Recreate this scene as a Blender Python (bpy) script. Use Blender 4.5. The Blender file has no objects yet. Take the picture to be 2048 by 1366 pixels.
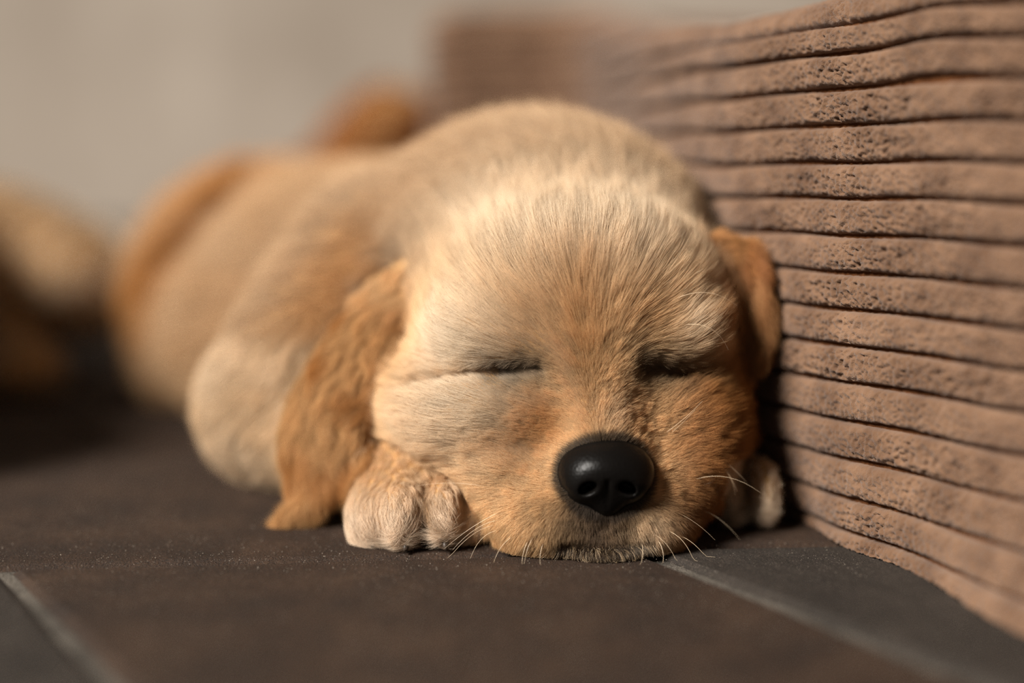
import bpy, math, time
import numpy as np
from mathutils import Vector

# ------------------------------------------------------------------ camera, world, light
S = 0.01                                   # all layout is in centimetres, scene in metres
CAM_H = 13.3
PITCH = math.atan(433.0 / 2844.0)
SP, CP = math.sin(PITCH), math.cos(PITCH)
FPX = 2844.0
scene = bpy.context.scene
col = scene.collection

cam_data = bpy.data.cameras.new("camera")
cam = bpy.data.objects.new("camera", cam_data)
col.objects.link(cam)
cam.location = (0, 0, CAM_H * S)
cam.rotation_euler = (math.pi / 2 - PITCH, 0, 0)
cam_data.sensor_width = 36.0
cam_data.lens = 36.0 * FPX / 2048.0
cam_data.clip_start = 0.01
cam_data.dof.use_dof = True
cam_data.dof.focus_distance = 0.441
cam_data.dof.aperture_fstop = 1.7
scene.camera = cam

world = bpy.data.worlds.new("world")
scene.world = world
world.use_nodes = True
bg = world.node_tree.nodes["Background"]
bg.inputs[0].default_value = (1.0, 0.90, 0.80, 1)
bg.inputs[1].default_value = 0.075

sun_data = bpy.data.lights.new("sun", 'SUN')
sun = bpy.data.objects.new("sun", sun_data)
col.objects.link(sun)
sun_data.energy = 8.7
sun_data.angle = math.radians(20)
sun_data.color = (1.0, 0.95, 0.88)
sun_dir = Vector((-0.63, -0.46, 0.62))     # towards the light
sun.rotation_euler = sun_dir.to_track_quat('Z', 'Y').to_euler()
sun.location = sun_dir * 2

vs = scene.view_settings
vs.view_transform = 'Standard'
vs.look = 'None'
vs.exposure = 0.0
vs.gamma = 1.0
vs.use_curve_mapping = False
try:
    scene.cycles.use_denoising = True
    scene.cycles.denoising_prefilter = 'NONE'
    scene.cycles.max_bounces = 7
    scene.cycles.transmission_bounces = 5
    scene.cycles.diffuse_bounces = 3
    scene.cycles.glossy_bounces = 4
except Exception:
    pass

rng = np.random.default_rng(7)
FUR = True

# ------------------------------------------------------------------ maths helpers
def W(px, py, Y):
    """point (cm) at ground depth Y seen at photograph pixel (px, py)"""
    q = (683.0 - py) / FPX
    dz = Y * (q * CP - SP) / (CP + q * SP)
    cd = Y * CP - dz * SP
    return np.array([(px - 1024.0) / FPX * cd, Y, CAM_H + dz])

def pix(P):
    P = np.asarray(P, float)
    dz = P[..., 2] - CAM_H
    cd = P[..., 1] * CP - dz * SP
    v = P[..., 1] * SP + dz * CP
    return 1024 + FPX * P[..., 0] / cd, 683 - FPX * v / cd

def norm(v):
    return v / np.maximum(np.linalg.norm(v, axis=-1, keepdims=True), 1e-9)

def sstep(a, b, x):
    t = np.clip((x - a) / (b - a), 0, 1)
    return t * t * (3 - 2 * t)

def hash3(i, j, k, seed=0):
    i = i.astype(np.int64); j = j.astype(np.int64); k = k.astype(np.int64)
    h = (i * 73856093) ^ (j * 19349663) ^ (k * 83492791) ^ (seed * 2654435761)
    h = (h ^ (h >> 13)) * 1274126177
    h = h & 0x7fffffff
    h = (h ^ (h >> 15)) * 668265263
    return ((h & 0xffffff).astype(np.float64)) / float(0x1000000)

def vnoise(P, freq, seed=0):
    """value noise in 3-D, -1..1"""
    Q = P * freq
    I = np.floor(Q); f = Q - I; f = f * f * (3 - 2 * f)
    i, j, k = I[..., 0], I[..., 1], I[..., 2]
    r = 0
    for a in (0, 1):
        wa = f[..., 0] if a else 1 - f[..., 0]
        for b in (0, 1):
            wb = f[..., 1] if b else 1 - f[..., 1]
            for c in (0, 1):
                wc = f[..., 2] if c else 1 - f[..., 2]
                r = r + wa * wb * wc * hash3(i + a, j + b, k + c, seed)
    return r * 2 - 1

def cell_point(P, size, seed=0):
    """nearest jittered cell point, its id hash"""
    Q = P / size
    I = np.floor(Q)
    best = np.full(len(P), 1e9); bp = np.zeros_like(P); bid = np.zeros(len(P))
    for a in (-1, 0, 1):
        for b in (-1, 0, 1):
            for c in (-1, 0, 1):
                i, j, k = I[:, 0] + a, I[:, 1] + b, I[:, 2] + c
                C = np.stack([i + hash3(i, j, k, seed + 1), j + hash3(i, j, k, seed + 2), k + hash3(i, j, k, seed + 3)], 1)
                d = ((C - Q) ** 2).sum(1)
                m = d < best
                best[m] = d[m]; bp[m] = C[m] * size; bid[m] = hash3(i, j, k, seed + 4)[m]
    return bp, bid

def polyline_resample(pts, n, closed=False):
    """Catmull-Rom through pts, n samples"""
    pts = np.asarray(pts, float)
    P = np.vstack([2 * pts[0] - pts[1], pts, 2 * pts[-1] - pts[-2]])
    seg = len(pts) - 1
    t = np.linspace(0, seg, n)
    i = np.minimum(t.astype(int), seg - 1); f = (t - i)[:, None]
    p0, p1, p2, p3 = P[i], P[i + 1], P[i + 2], P[i + 3]
    return 0.5 * (2 * p1 + (p2 - p0) * f + (2 * p0 - 5 * p1 + 4 * p2 - p3) * f ** 2 + (3 * p1 - p0 - 3 * p2 + p3) * f ** 3)

# ------------------------------------------------------------------ mesh helpers
def mesh_np(name, verts, faces, mat, parent=None, smooth=True):
    verts = np.asarray(verts, np.float32); faces = np.asarray(faces, np.int32)
    me = bpy.data.meshes.new(name)
    me.vertices.add(len(verts))
    me.vertices.foreach_set("co", (verts * S).ravel())
    k = faces.shape[1]
    me.loops.add(faces.size)
    me.loops.foreach_set("vertex_index", faces.ravel())
    me.polygons.add(len(faces))
    me.polygons.foreach_set("loop_start", np.arange(0, faces.size, k, dtype=np.int32))
    me.polygons.foreach_set("use_smooth", np.full(len(faces), smooth))
    me.update(calc_edges=True)
    me.validate()
    if mat: me.materials.append(mat)
    ob = bpy.data.objects.new(name, me)
    col.objects.link(ob)
    if parent: ob.parent = parent
    return ob

def grid_faces(nu, nv):
    i, j = np.meshgrid(np.arange(nu - 1), np.arange(nv - 1), indexing='ij')
    a = (i * nv + j).ravel()
    return np.stack([a, a + nv, a + nv + 1, a + 1], 1)

def empty(name, loc_cm=(0, 0, 0)):
    e = bpy.data.objects.new(name, None)
    e.empty_display_size = 0.03
    col.objects.link(e)
    return e

def tag(o, label=None, category=None, group=None, kind=None):
    if label: o["label"] = label
    if category: o["category"] = category
    if group: o["group"] = group
    if kind: o["kind"] = kind
    return o

def tube(name, pts, radii, mat, parent, sides=6):
    pts = np.asarray(pts, float); n = len(pts)
    t = norm(np.gradient(pts, axis=0))
    ref = np.array([0.3, 0.2, 1.0]); ref /= np.linalg.norm(ref)
    a = norm(np.cross(t, ref)); b = np.cross(t, a)
    ang = np.linspace(0, 2 * math.pi, sides, endpoint=False)
    ring = a[:, None] * np.cos(ang)[None, :, None] + b[:, None] * np.sin(ang)[None, :, None]
    v = (pts[:, None] + ring * np.asarray(radii)[:, None, None]).reshape(-1, 3)
    f = []
    for i in range(n - 1):
        for s in range(sides):
            s2 = (s + 1) % sides
            f.append((i * sides + s, i * sides + s2, (i + 1) * sides + s2, (i + 1) * sides + s))
    return mesh_np(name, v, f, mat, parent)

# ------------------------------------------------------------------ materials
def new_mat(name):
    m = bpy.data.materials.new(name); m.use_nodes = True
    nt = m.node_tree; nt.nodes.clear()
    out = nt.nodes.new("ShaderNodeOutputMaterial")
    return m, nt, out

def N(nt, kind, **kw):
    n = nt.nodes.new(kind)
    for k, v in kw.items():
        if k.startswith("_"): setattr(n, k[1:], v)
        else: n.inputs[k.replace("__", " ")].default_value = v
    return n

def ramp(nt, stops):
    r = nt.nodes.new("ShaderNodeValToRGB")
    e = r.color_ramp.elements
    while len(e) < len(stops): e.new(0.5)
    for el, (p, c) in zip(e, stops):
        el.position = p; el.color = (*c, 1)
    return r

def mat_plain(name, color, rough=0.6, spec=0.5, coat=0.0):
    m, nt, out = new_mat(name)
    b = N(nt, "ShaderNodeBsdfPrincipled", Base__Color=(*color, 1), Roughness=rough)
    b.inputs["Specular IOR Level"].default_value = spec
    b.inputs["Coat Weight"].default_value = coat
    nt.links.new(b.outputs[0], out.inputs[0])
    return m, nt, b

def mat_tile(name, c0, c1, c2):
    m, nt, out = new_mat(name)
    tc = N(nt, "ShaderNodeTexCoord")
    geo = N(nt, "ShaderNodeNewGeometry")
    big = N(nt, "ShaderNodeTexNoise", Scale=38.0, Detail=5.0, Roughness=0.6)
    fine = N(nt, "ShaderNodeTexNoise", Scale=1500.0, Detail=3.0, Roughness=0.7)
    spk = N(nt, "ShaderNodeTexNoise", Scale=2300.0, Detail=1.0)
    for n in (big, fine, spk): nt.links.new(geo.outputs["Position"], n.inputs["Vector"])
    r = ramp(nt, [(0.28, c0), (0.5, c1), (0.74, c2)])
    nt.links.new(big.outputs[0], r.inputs[0])
    rs = ramp(nt, [(0.70, (0, 0, 0)), (0.78, (1, 1, 1))])
    nt.links.new(spk.outputs[0], rs.inputs[0])
    rf = ramp(nt, [(0.3, (0.25, 0.25, 0.25)), (0.7, (1.9, 1.8, 1.7))])
    nt.links.new(fine.outputs[0], rf.inputs[0])
    mul = N(nt, "ShaderNodeMix", _data_type='RGBA', _blend_type='MULTIPLY')
    mul.inputs[0].default_value = 0.9
    nt.links.new(r.outputs[0], mul.inputs[6]); nt.links.new(rf.outputs[0], mul.inputs[7])
    mx = N(nt, "ShaderNodeMix", _data_type='RGBA')
    mx.inputs[7].default_value = (0.20, 0.16, 0.13, 1)
    nt.links.new(rs.outputs[0], mx.inputs[0]); nt.links.new(mul.outputs[2], mx.inputs[6])
    b = N(nt, "ShaderNodeBsdfPrincipled", Roughness=0.75)
    b.inputs["Specular IOR Level"].default_value = 0.35
    nt.links.new(mx.outputs[2], b.inputs["Base Color"])
    bp = N(nt, "ShaderNodeBump", Strength=0.9, Distance=0.0006)
    nt.links.new(fine.outputs[0], bp.inputs["Height"])
    bp2 = N(nt, "ShaderNodeBump", Strength=0.5, Distance=0.002)
    mid = N(nt, "ShaderNodeTexNoise", Scale=160.0, Detail=4.0)
    nt.links.new(geo.outputs["Position"], mid.inputs["Vector"])
    nt.links.new(mid.outputs[0], bp2.inputs["Height"])
    nt.links.new(bp2.outputs[0], bp.inputs["Normal"])
    nt.links.new(bp.outputs[0], b.inputs["Normal"])
    nt.links.new(b.outputs[0], out.inputs[0])
    return m

def mat_noise(name, c0, c1, scale, rough=0.85, bump=0.0, bscale=None, spec=0.3, sheen=0.0):
    m, nt, out = new_mat(name)
    geo = N(nt, "ShaderNodeNewGeometry")
    n1 = N(nt, "ShaderNodeTexNoise", Scale=scale, Detail=5.0, Roughness=0.6)
    nt.links.new(geo.outputs["Position"], n1.inputs["Vector"])
    r = ramp(nt, [(0.3, c0), (0.7, c1)])
    nt.links.new(n1.outputs[0], r.inputs[0])
    b = N(nt, "ShaderNodeBsdfPrincipled", Roughness=rough)
    b.inputs["Specular IOR Level"].default_value = spec
    b.inputs["Sheen Weight"].default_value = sheen
    b.inputs["Sheen Roughness"].default_value = 0.6
    nt.links.new(r.outputs[0], b.inputs["Base Color"])
    if bump:
        n2 = N(nt, "ShaderNodeTexNoise", Scale=bscale or scale * 8, Detail=4.0)
        nt.links.new(geo.outputs["Position"], n2.inputs["Vector"])
        bp = N(nt, "ShaderNodeBump", Strength=0.8, Distance=bump)
        nt.links.new(n2.outputs[0], bp.inputs["Height"])
        nt.links.new(bp.outputs[0], b.inputs["Normal"])
    nt.links.new(b.outputs[0], out.inputs[0])
    return m

def mat_hair(name, rough=0.38, radial=0.5, coat=0.0, tip=1.06, rootf=0.82):
    m, nt, out = new_mat(name)
    at = N(nt, "ShaderNodeAttribute", _attribute_name="hcol")
    hi = N(nt, "ShaderNodeHairInfo")
    mr = N(nt, "ShaderNodeMapRange")
    mr.inputs["To Min"].default_value = rootf
    mr.inputs["To Max"].default_value = tip
    nt.links.new(hi.outputs["Intercept"], mr.inputs["Value"])
    mul = N(nt, "ShaderNodeVectorMath", _operation='SCALE')
    nt.links.new(at.outputs["Color"], mul.inputs[0]); nt.links.new(mr.outputs[0], mul.inputs["Scale"])
    cl = N(nt, "ShaderNodeVectorMath", _operation='MINIMUM')
    cl.inputs[1].default_value = (0.93, 0.93, 0.93)
    nt.links.new(mul.outputs[0], cl.inputs[0])
    d = N(nt, "ShaderNodeBsdfDiffuse"); t = N(nt, "ShaderNodeBsdfTranslucent")
    nt.links.new(cl.outputs[0], d.inputs["Color"]); nt.links.new(cl.outputs[0], t.inputs["Color"])
    m1 = N(nt, "ShaderNodeMixShader"); m1.inputs[0].default_value = 0.35
    nt.links.new(d.outputs[0], m1.inputs[1]); nt.links.new(t.outputs[0], m1.inputs[2])
    g = nt.nodes.new("ShaderNodeBsdfHair"); g.component = 'Reflection'
    g.inputs["RoughnessU"].default_value = rough; g.inputs["RoughnessV"].default_value = 0.6
    g.inputs["Color"].default_value = (1.0, 0.93, 0.82, 1)
    m2 = N(nt, "ShaderNodeMixShader"); m2.inputs[0].default_value = 0.03
    nt.links.new(m1.outputs[0], m2.inputs[1]); nt.links.new(g.outputs[0], m2.inputs[2])
    nt.links.new(m2.outputs[0], out.inputs[0])
    return m

M_TILE = [mat_tile("tile_brown", (0.0130, 0.0064, 0.0031), (0.0235, 0.0118, 0.0058), (0.039, 0.021, 0.0112)),
          mat_tile("tile_grey", (0.0125, 0.0095, 0.0072), (0.020, 0.0155, 0.012), (0.033, 0.026, 0.021))]
M_GROUT = mat_noise("grout", (0.016, 0.013, 0.010), (0.12, 0.103, 0.084), 60, bump=0.0015, bscale=900)
M_GRIT = mat_noise("grit_sand", (0.05, 0.038, 0.028), (0.30, 0.25, 0.20), 700)
M_WALL = mat_noise("limewash", (0.140, 0.112, 0.087), (0.225, 0.191, 0.157), 3.5, bump=0.002, bscale=40)
M_RIB = mat_noise("corduroy_pile", (0.085, 0.042, 0.0215), (0.188, 0.105, 0.060), 80, rough=0.95, bump=0.0004, bscale=2600, spec=0.1, sheen=0.15)
M_BASE = mat_noise("corduroy_ground", (0.075, 0.028, 0.011), (0.12, 0.048, 0.018), 300, rough=0.95, bump=0.0003, bscale=3500, spec=0.1)
M_HAIR = mat_hair("golden_fur")
M_SKIN, _, _ = mat_plain("skin_under_fur", (0.50, 0.29, 0.12), 0.9, 0.1)
M_SKIN_DARK, _, _ = mat_plain("dark_skin", (0.012, 0.009, 0.007), 0.6, 0.3)
M_WHISK, _, _ = mat_plain("whisker_hair", (0.80, 0.62, 0.42), 0.35, 0.6)
M_CLAW, _, _ = mat_plain("claw_horn", (0.50, 0.40, 0.33), 0.3, 0.5)
M_CLAW_DARK, _, _ = mat_plain("claw_horn_dark", (0.05, 0.035, 0.025), 0.4, 0.3)

def mat_nose():
    m, nt, out = new_mat("nose_leather")
    geo = N(nt, "ShaderNodeNewGeometry")
    vo = N(nt, "ShaderNodeTexVoronoi", Scale=1100.0)
    nt.links.new(geo.outputs["Position"], vo.inputs["Vector"])
    bp = N(nt, "ShaderNodeBump", Strength=0.22, Distance=0.0003)
    nt.links.new(vo.outputs["Distance"], bp.inputs["Height"])
    b = N(nt, "ShaderNodeBsdfPrincipled", Base__Color=(0.004, 0.0034, 0.003, 1), Roughness=0.32)
    b.inputs["Specular IOR Level"].default_value = 0.10
    b.inputs["Coat Weight"].default_value = 0.0
    nt.links.new(bp.outputs[0], b.inputs["Normal"])
    nt.links.new(b.outputs[0], out.inputs[0])
    return m
M_NOSE = mat_nose()

# ------------------------------------------------------------------ floor of stone pavers
def build_floor():
    v = [(-230, -25, -0.17), (200, -25, -0.17), (200, 330, -0.17), (-230, 330, -0.17),
         (-230, -25, -2.0), (200, -25, -2.0), (200, 330, -2.0), (-230, 330, -2.0)]
    f = [(0, 1, 2, 3), (7, 6, 5, 4), (0, 4, 5, 1), (1, 5, 6, 2), (2, 6, 7, 3), (3, 7, 4, 0)]
    fl = mesh_np("floor", v, f, M_GROUT, smooth=False)
    tag(fl, "dark stone paver floor with pale worn joints", kind="structure")
    O = np.array([-15.45, 41.65]); a = np.array([19.55, 1.95]); b = np.array([-11.2, 16.8])
    an, bn = a / np.linalg.norm(a), b / np.linalg.norm(b)
    g = 0.22; gb = 0.10
    def one(c, mi, k):
        # c: 4 corners counter-clockwise in cm
        cen = c.mean(0)
        dz = (hash3(np.array([k]), np.array([3]), np.array([5]))[0] - 0.5) * 0.10 if k else 0.0
        n = 7
        pts = []
        for i in range(n):
            for j in range(n):
                u, w = i / (n - 1), j / (n - 1)
                p = (1 - u) * (1 - w) * c[0] + u * (1 - w) * c[1] + u * w * c[2] + (1 - u) * w * c[3]
                edge = min(i, j, n - 1 - i, n - 1 - j)
                z = -0.16 if edge == 0 else 0.0
                wob = (hash3(np.array([k * 31 + i]), np.array([j]), np.array([9]))[0] - .5)
                if edge == 0:
                    p = p + wob * 0.22 * (cen - p) / max(np.linalg.norm(cen - p), 1)
                pts.append((p[0], p[1], z + (0.03 * wob if edge else 0) + dz))
        # inner ring pulled close to the rim so that the bevel is narrow
        P = np.array(pts).reshape(n, n, 3)
        for i in range(n):
            for j in range(n):
                if min(i, j, n - 1 - i, n - 1 - j) == 1:
                    oi = 0 if i == 1 else (n - 1 if i == n - 2 else i)
                    oj = 0 if j == 1 else (n - 1 if j == n - 2 else j)
                    d = P[oi, oj, :2] - P[i, j, :2]
                    P[i, j, :2] += d * (1 - 0.35 / max(np.linalg.norm(d), .4))
        V = P.reshape(-1, 3)
        F = list(map(tuple, grid_faces(n, n)))
        rim = [i * n for i in range(n)] + [(n - 1) * n + j for j in range(1, n)] + [i * n + n - 1 for i in range(n - 2, -1, -1)] + [j for j in range(n - 2, 0, -1)]
        base = len(V)
        V = np.vstack([V, np.array([(V[r][0], V[r][1], -0.6) for r in rim])])
        for q in range(len(rim)):
            q2 = (q + 1) % len(rim)
            F.append((rim[q], base + q, base + q2, rim[q2]))
        mesh_np("paver", V, F, M_TILE[mi], fl, smooth=False)
    k = 0
    for j in range(-3, 8):
        sh = 0.0 if j == -1 else (0.9 if j % 2 == 0 else 0.45)
        for i in range(-8, 13):
            o = O + a * (i + sh) + b * j
            c = np.array([o + an * g + bn * gb, o + a - an * g + bn * gb, o + a + b - an * g - bn * gb, o + b + an * g - bn * gb])
            ce = c.mean(0)
            if ce[1] < -5 or ce[1] > 160 or abs(ce[0]) > 0.62 * max(ce[1], 20) + 28: continue
            if j == -1: mi = 0 if i == 0 else 1
            else: mi = 0 if hash3(np.array([i]), np.array([j]), np.array([1]))[0] < 0.7 else 1
            one(c, mi, 0 if (j == -1 and i == 0) else i * 17 + j * 5 + 400)
            k += 1
    return fl
build_floor()

def build_grit():
    rg = np.random.default_rng(17)
    n = 17000
    Y = 30 + 34 * rg.random(n); X = (rg.random(n) - 0.5) * 0.86 * Y
    keep = X < np.interp(Y, [20, 36.6, 43, 50, 80], [24, 13.0, 10.4, 7.2, 3.8])
    P = np.stack([X, Y, np.full(n, 0.02)], 1)[keep]
    d = vnoise(P, 0.35, 5) * 0.6 + vnoise(P, 1.1, 6) * 0.4
    P = P[d > -0.35 + 0.5 * rg.random(len(P)) - 0.25]
    n = len(P)
    r = 0.008 + 0.016 * rg.random((n, 1)) ** 2
    base = np.array([(1, 0, -0.4), (-0.5, 0.87, -0.4), (-0.5, -0.87, -0.4), (0.2, 0.1, 1.0)])
    ang = rg.random(n) * 6.28
    c, s = np.cos(ang)[:, None], np.sin(ang)[:, None]
    V = np.stack([base[:, 0] * c - base[:, 1] * s, base[:, 0] * s + base[:, 1] * c, np.broadcast_to(base[:, 2], (n, 4))], -1)
    V = (V * r[:, None] * (0.7 + 0.6 * rg.random((n, 4, 1))) + P[:, None]).reshape(-1, 3)
    f = np.array([(0, 1, 3), (1, 2, 3), (2, 0, 3), (0, 2, 1)])
    F = (np.arange(n)[:, None, None] * 4 + f).reshape(-1, 3)
    g = mesh_np("grit", V, F, M_GRIT, smooth=False)
    tag(g, "fine pale sandy grit scattered over the dark pavers", "grit", kind="stuff")
build_grit()

_wd = norm(np.array([-0.84, 0.54])); _wn = np.array([0.54, 0.84])          # the wall runs away to the left
_wa = np.array([20.0, 140.0]) - _wd * 150; _wb = np.array([20.0, 140.0]) + _wd * 260
_q = [_wa, _wb, _wb + _wn * 7, _wa + _wn * 7]
wl = mesh_np("wall_back", [(*p, -2) for p in _q] + [(*p, 130) for p in _q],
             [(0, 1, 5, 4), (1, 2, 6, 5), (2, 3, 7, 6), (3, 0, 4, 7), (4, 5, 6, 7), (3, 2, 1, 0)], M_WALL, smooth=False)
tag(wl, "pale limewashed wall far behind the puppies", kind="structure")

# ------------------------------------------------------------------ corduroy cushion
PLAN_CD = [(22, 26.9), (30, 21.0), (37.2, 15.75), (43.5, 11.15), (47.2, 9.0), (50.5, 7.5), (57.6, 5.8), (68, 5.0), (79, 4.3), (82.2, 2.6), (83, -0.5), (83.2, -3.2), (84.5, -4.7), (89, -4.6), (104, -2.5)]
plan = np.array([(x, (cd - 0.95) / CP) for cd, x in PLAN_CD])
PL = polyline_resample(plan, 1500)
PL_S = np.concatenate([[0], np.cumsum(np.linalg.norm(np.diff(PL, axis=0), axis=1))])
_i0 = np.argmin(np.linalg.norm(PL - plan[3], axis=1))
PL_S -= PL_S[_i0]                       # s = 0 at the focus band, s < 0 nearer the camera
PL_T = norm(np.gradient(PL, axis=0))
PL_N = np.stack([-PL_T[:, 1], PL_T[:, 0]], 1)  # towards the puppy (left of travel direction)
if PL_N[_i0] @ np.array([-1, -0.5]) < 0: PL_N = -PL_N

def plan_at(s):
    p = np.stack([np.interp(s, PL_S, PL[:, 0]), np.interp(s, PL_S, PL[:, 1])], -1)
    n = norm(np.stack([np.interp(s, PL_S, PL_N[:, 0]), np.interp(s, PL_S, PL_N[:, 1])], -1))
    return p, n

def top_z(s):
    xs = np.array([-30, -8, -3, 2, 6, 10, 16, 30, 37, 40, 46, 70])
    zs = np.array([18.6, 18.3, 17.9, 17.3, 16.9, 16.8, 17.2, 18.2, 19.2, 19.7, 19.7, 19.5])
    return np.interp(s, xs, zs)

BACK = norm(np.array([0.80, 0.60]))
def cushion_surf(s, w, out):
    """s along, w up the cloth from the floor (cm), out = outward offset"""
    s = np.asarray(s, float); w = np.asarray(w, float)
    p, n = plan_at(s)
    zt = top_z(s)
    r = 1.3
    wv = np.minimum(w, zt - r)
    extra = w - wv
    ang = np.clip(extra / r, 0, math.pi / 2)
    flat = np.maximum(extra - r * math.pi / 2, 0)
    z = wv + r * np.sin(ang)
    inn = r * (1 - np.cos(ang)) + flat
    # lower edge swells forward at the near end, tucks under at the far end
    low = np.clip(1 - z / 5.5, 0, 1) ** 2
    bul = low * (2.3 * sstep(-0.5, -8.0, s) - 0.9 * sstep(0.0, 4.0, s))
    bul = bul + 0.12 * np.sin(s * 0.55 + 0.4) * np.sin(z * 0.3 + 0.6)
    face = 1 - ang / (math.pi / 2)
    P = p + n * (out * np.cos(ang) + bul)[..., None] + BACK * inn[..., None]
    Z = z + out * np.sin(ang) - 0.35 * (flat > 0) * np.minimum(flat, 6) * 0.1
    return np.concatenate([P, Z[..., None]], -1)

def build_cushion():
    root = empty("corduroy_cushion")
    tag(root, "brown wide-ribbed corduroy cushion standing on the floor along the puppy's side", "cushion")
    smin, smax = -22.0, float(PL_S[-1]) - 0.5
    # ground cloth
    s = np.linspace(smin, smax, 420)
    w = np.concatenate([np.linspace(0.0, 21.0, 110), np.linspace(22, 44, 12)])
    SS, WW = np.meshgrid(s, w, indexing='ij')
    V = cushion_surf(SS, WW, np.full_like(SS, -0.17)).reshape(-1, 3)
    F = grid_faces(len(s), len(w))
    V[:, 2] = np.maximum(V[:, 2], 0.02)
    mesh_np("ground_cloth", V, F, M_BASE, root)
    # grooves measured where the cloth is in focus; they sink a little with distance
    g = np.array([1129 + 70, 1080 + 66, 1080, 1012, 932, 854, 776, 702, 628, 553, 476, 400, 326, 248, 172, 97, 36])
    Yf = plan[3][1]
    zg = np.array([W(1750, y, Yf)[2] for y in g])
    zg = np.concatenate([[zg[0] - 1.1], zg, zg[-1] + 1.05 * np.arange(1, 7)])
    tilt = -0.028
    for i in range(len(zg) - 1):
        lo, hi = zg[i], zg[i + 1]
        mid = (lo + hi) / 2; hw = (hi - lo) / 2 - 0.05
        sa = np.concatenate([np.arange(smin, -9, 0.12), np.arange(-9, 7, 0.042), np.arange(7, 16, 0.11), np.arange(16, smax, 0.25)])
        wob = 0.04 * np.sin(sa * 0.42 + i * 0.13) + 0.03 * np.sin(sa * 0.9 + i * 0.21 + 1) + (0.14 * np.exp(-((sa + 1.6) / 1.6) ** 2) if i in (15, 16, 17) else 0)
        wc = mid + tilt * sa + wob
        ok = wc > -0.75
        if i < 3:
            if ok.sum() < 10: continue
            sa = sa[ok]; wc = wc[ok]
        if i > 17:
            sa = sa[(sa < 7)][::3] if False else sa[::2]; wc = wc[::2] if len(wc) != len(sa) else wc
        nv = 26
        q = np.linspace(-1, 1, nv)
        prof = np.maximum(1 - np.abs(q) ** 5, 0) ** 0.5            # rounded rib section
        QQ = np.broadcast_to(q[None], (len(sa), nv))
        SS = np.broadcast_to(sa[:, None], (len(sa), nv))
        hwv = hw * (1 + 0.03 * np.sin(sa * 1.3 + i))
        WW = wc[:, None] + hwv[:, None] * QQ
        pos = np.stack([SS, WW, np.zeros_like(SS) + i * 7.7], -1)
        b = 0.6 * vnoise(pos, 11.5, 3) + 0.4 * vnoise(pos, 19.0, 5)
        b = np.where(b > 0, b * 0.9, b * 2.4)
        streak = vnoise(pos * np.array([0.5, 3.0, 1.0]), 2.4, 8)
        patch = sstep(-0.2, 0.5, vnoise(pos * np.array([0.45, 0.8, 1]), 1.0, 12))
        edge = sstep(1.0, 0.75, np.abs(QQ))
        out = -0.20 + 0.36 * prof + edge * ((0.068 + 0.055 * patch) * b + 0.035 * streak * patch)
        WWj = WW + 0.02 * vnoise(pos, 9.0, 21)
        V = cushion_surf(SS, WWj, out).reshape(-1, 3)
        V[:, 2] = np.maximum(V[:, 2], 0.03)
        mesh_np("rib", V, grid_faces(len(sa), nv), M_RIB, root)
    return root
build_cushion()

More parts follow.
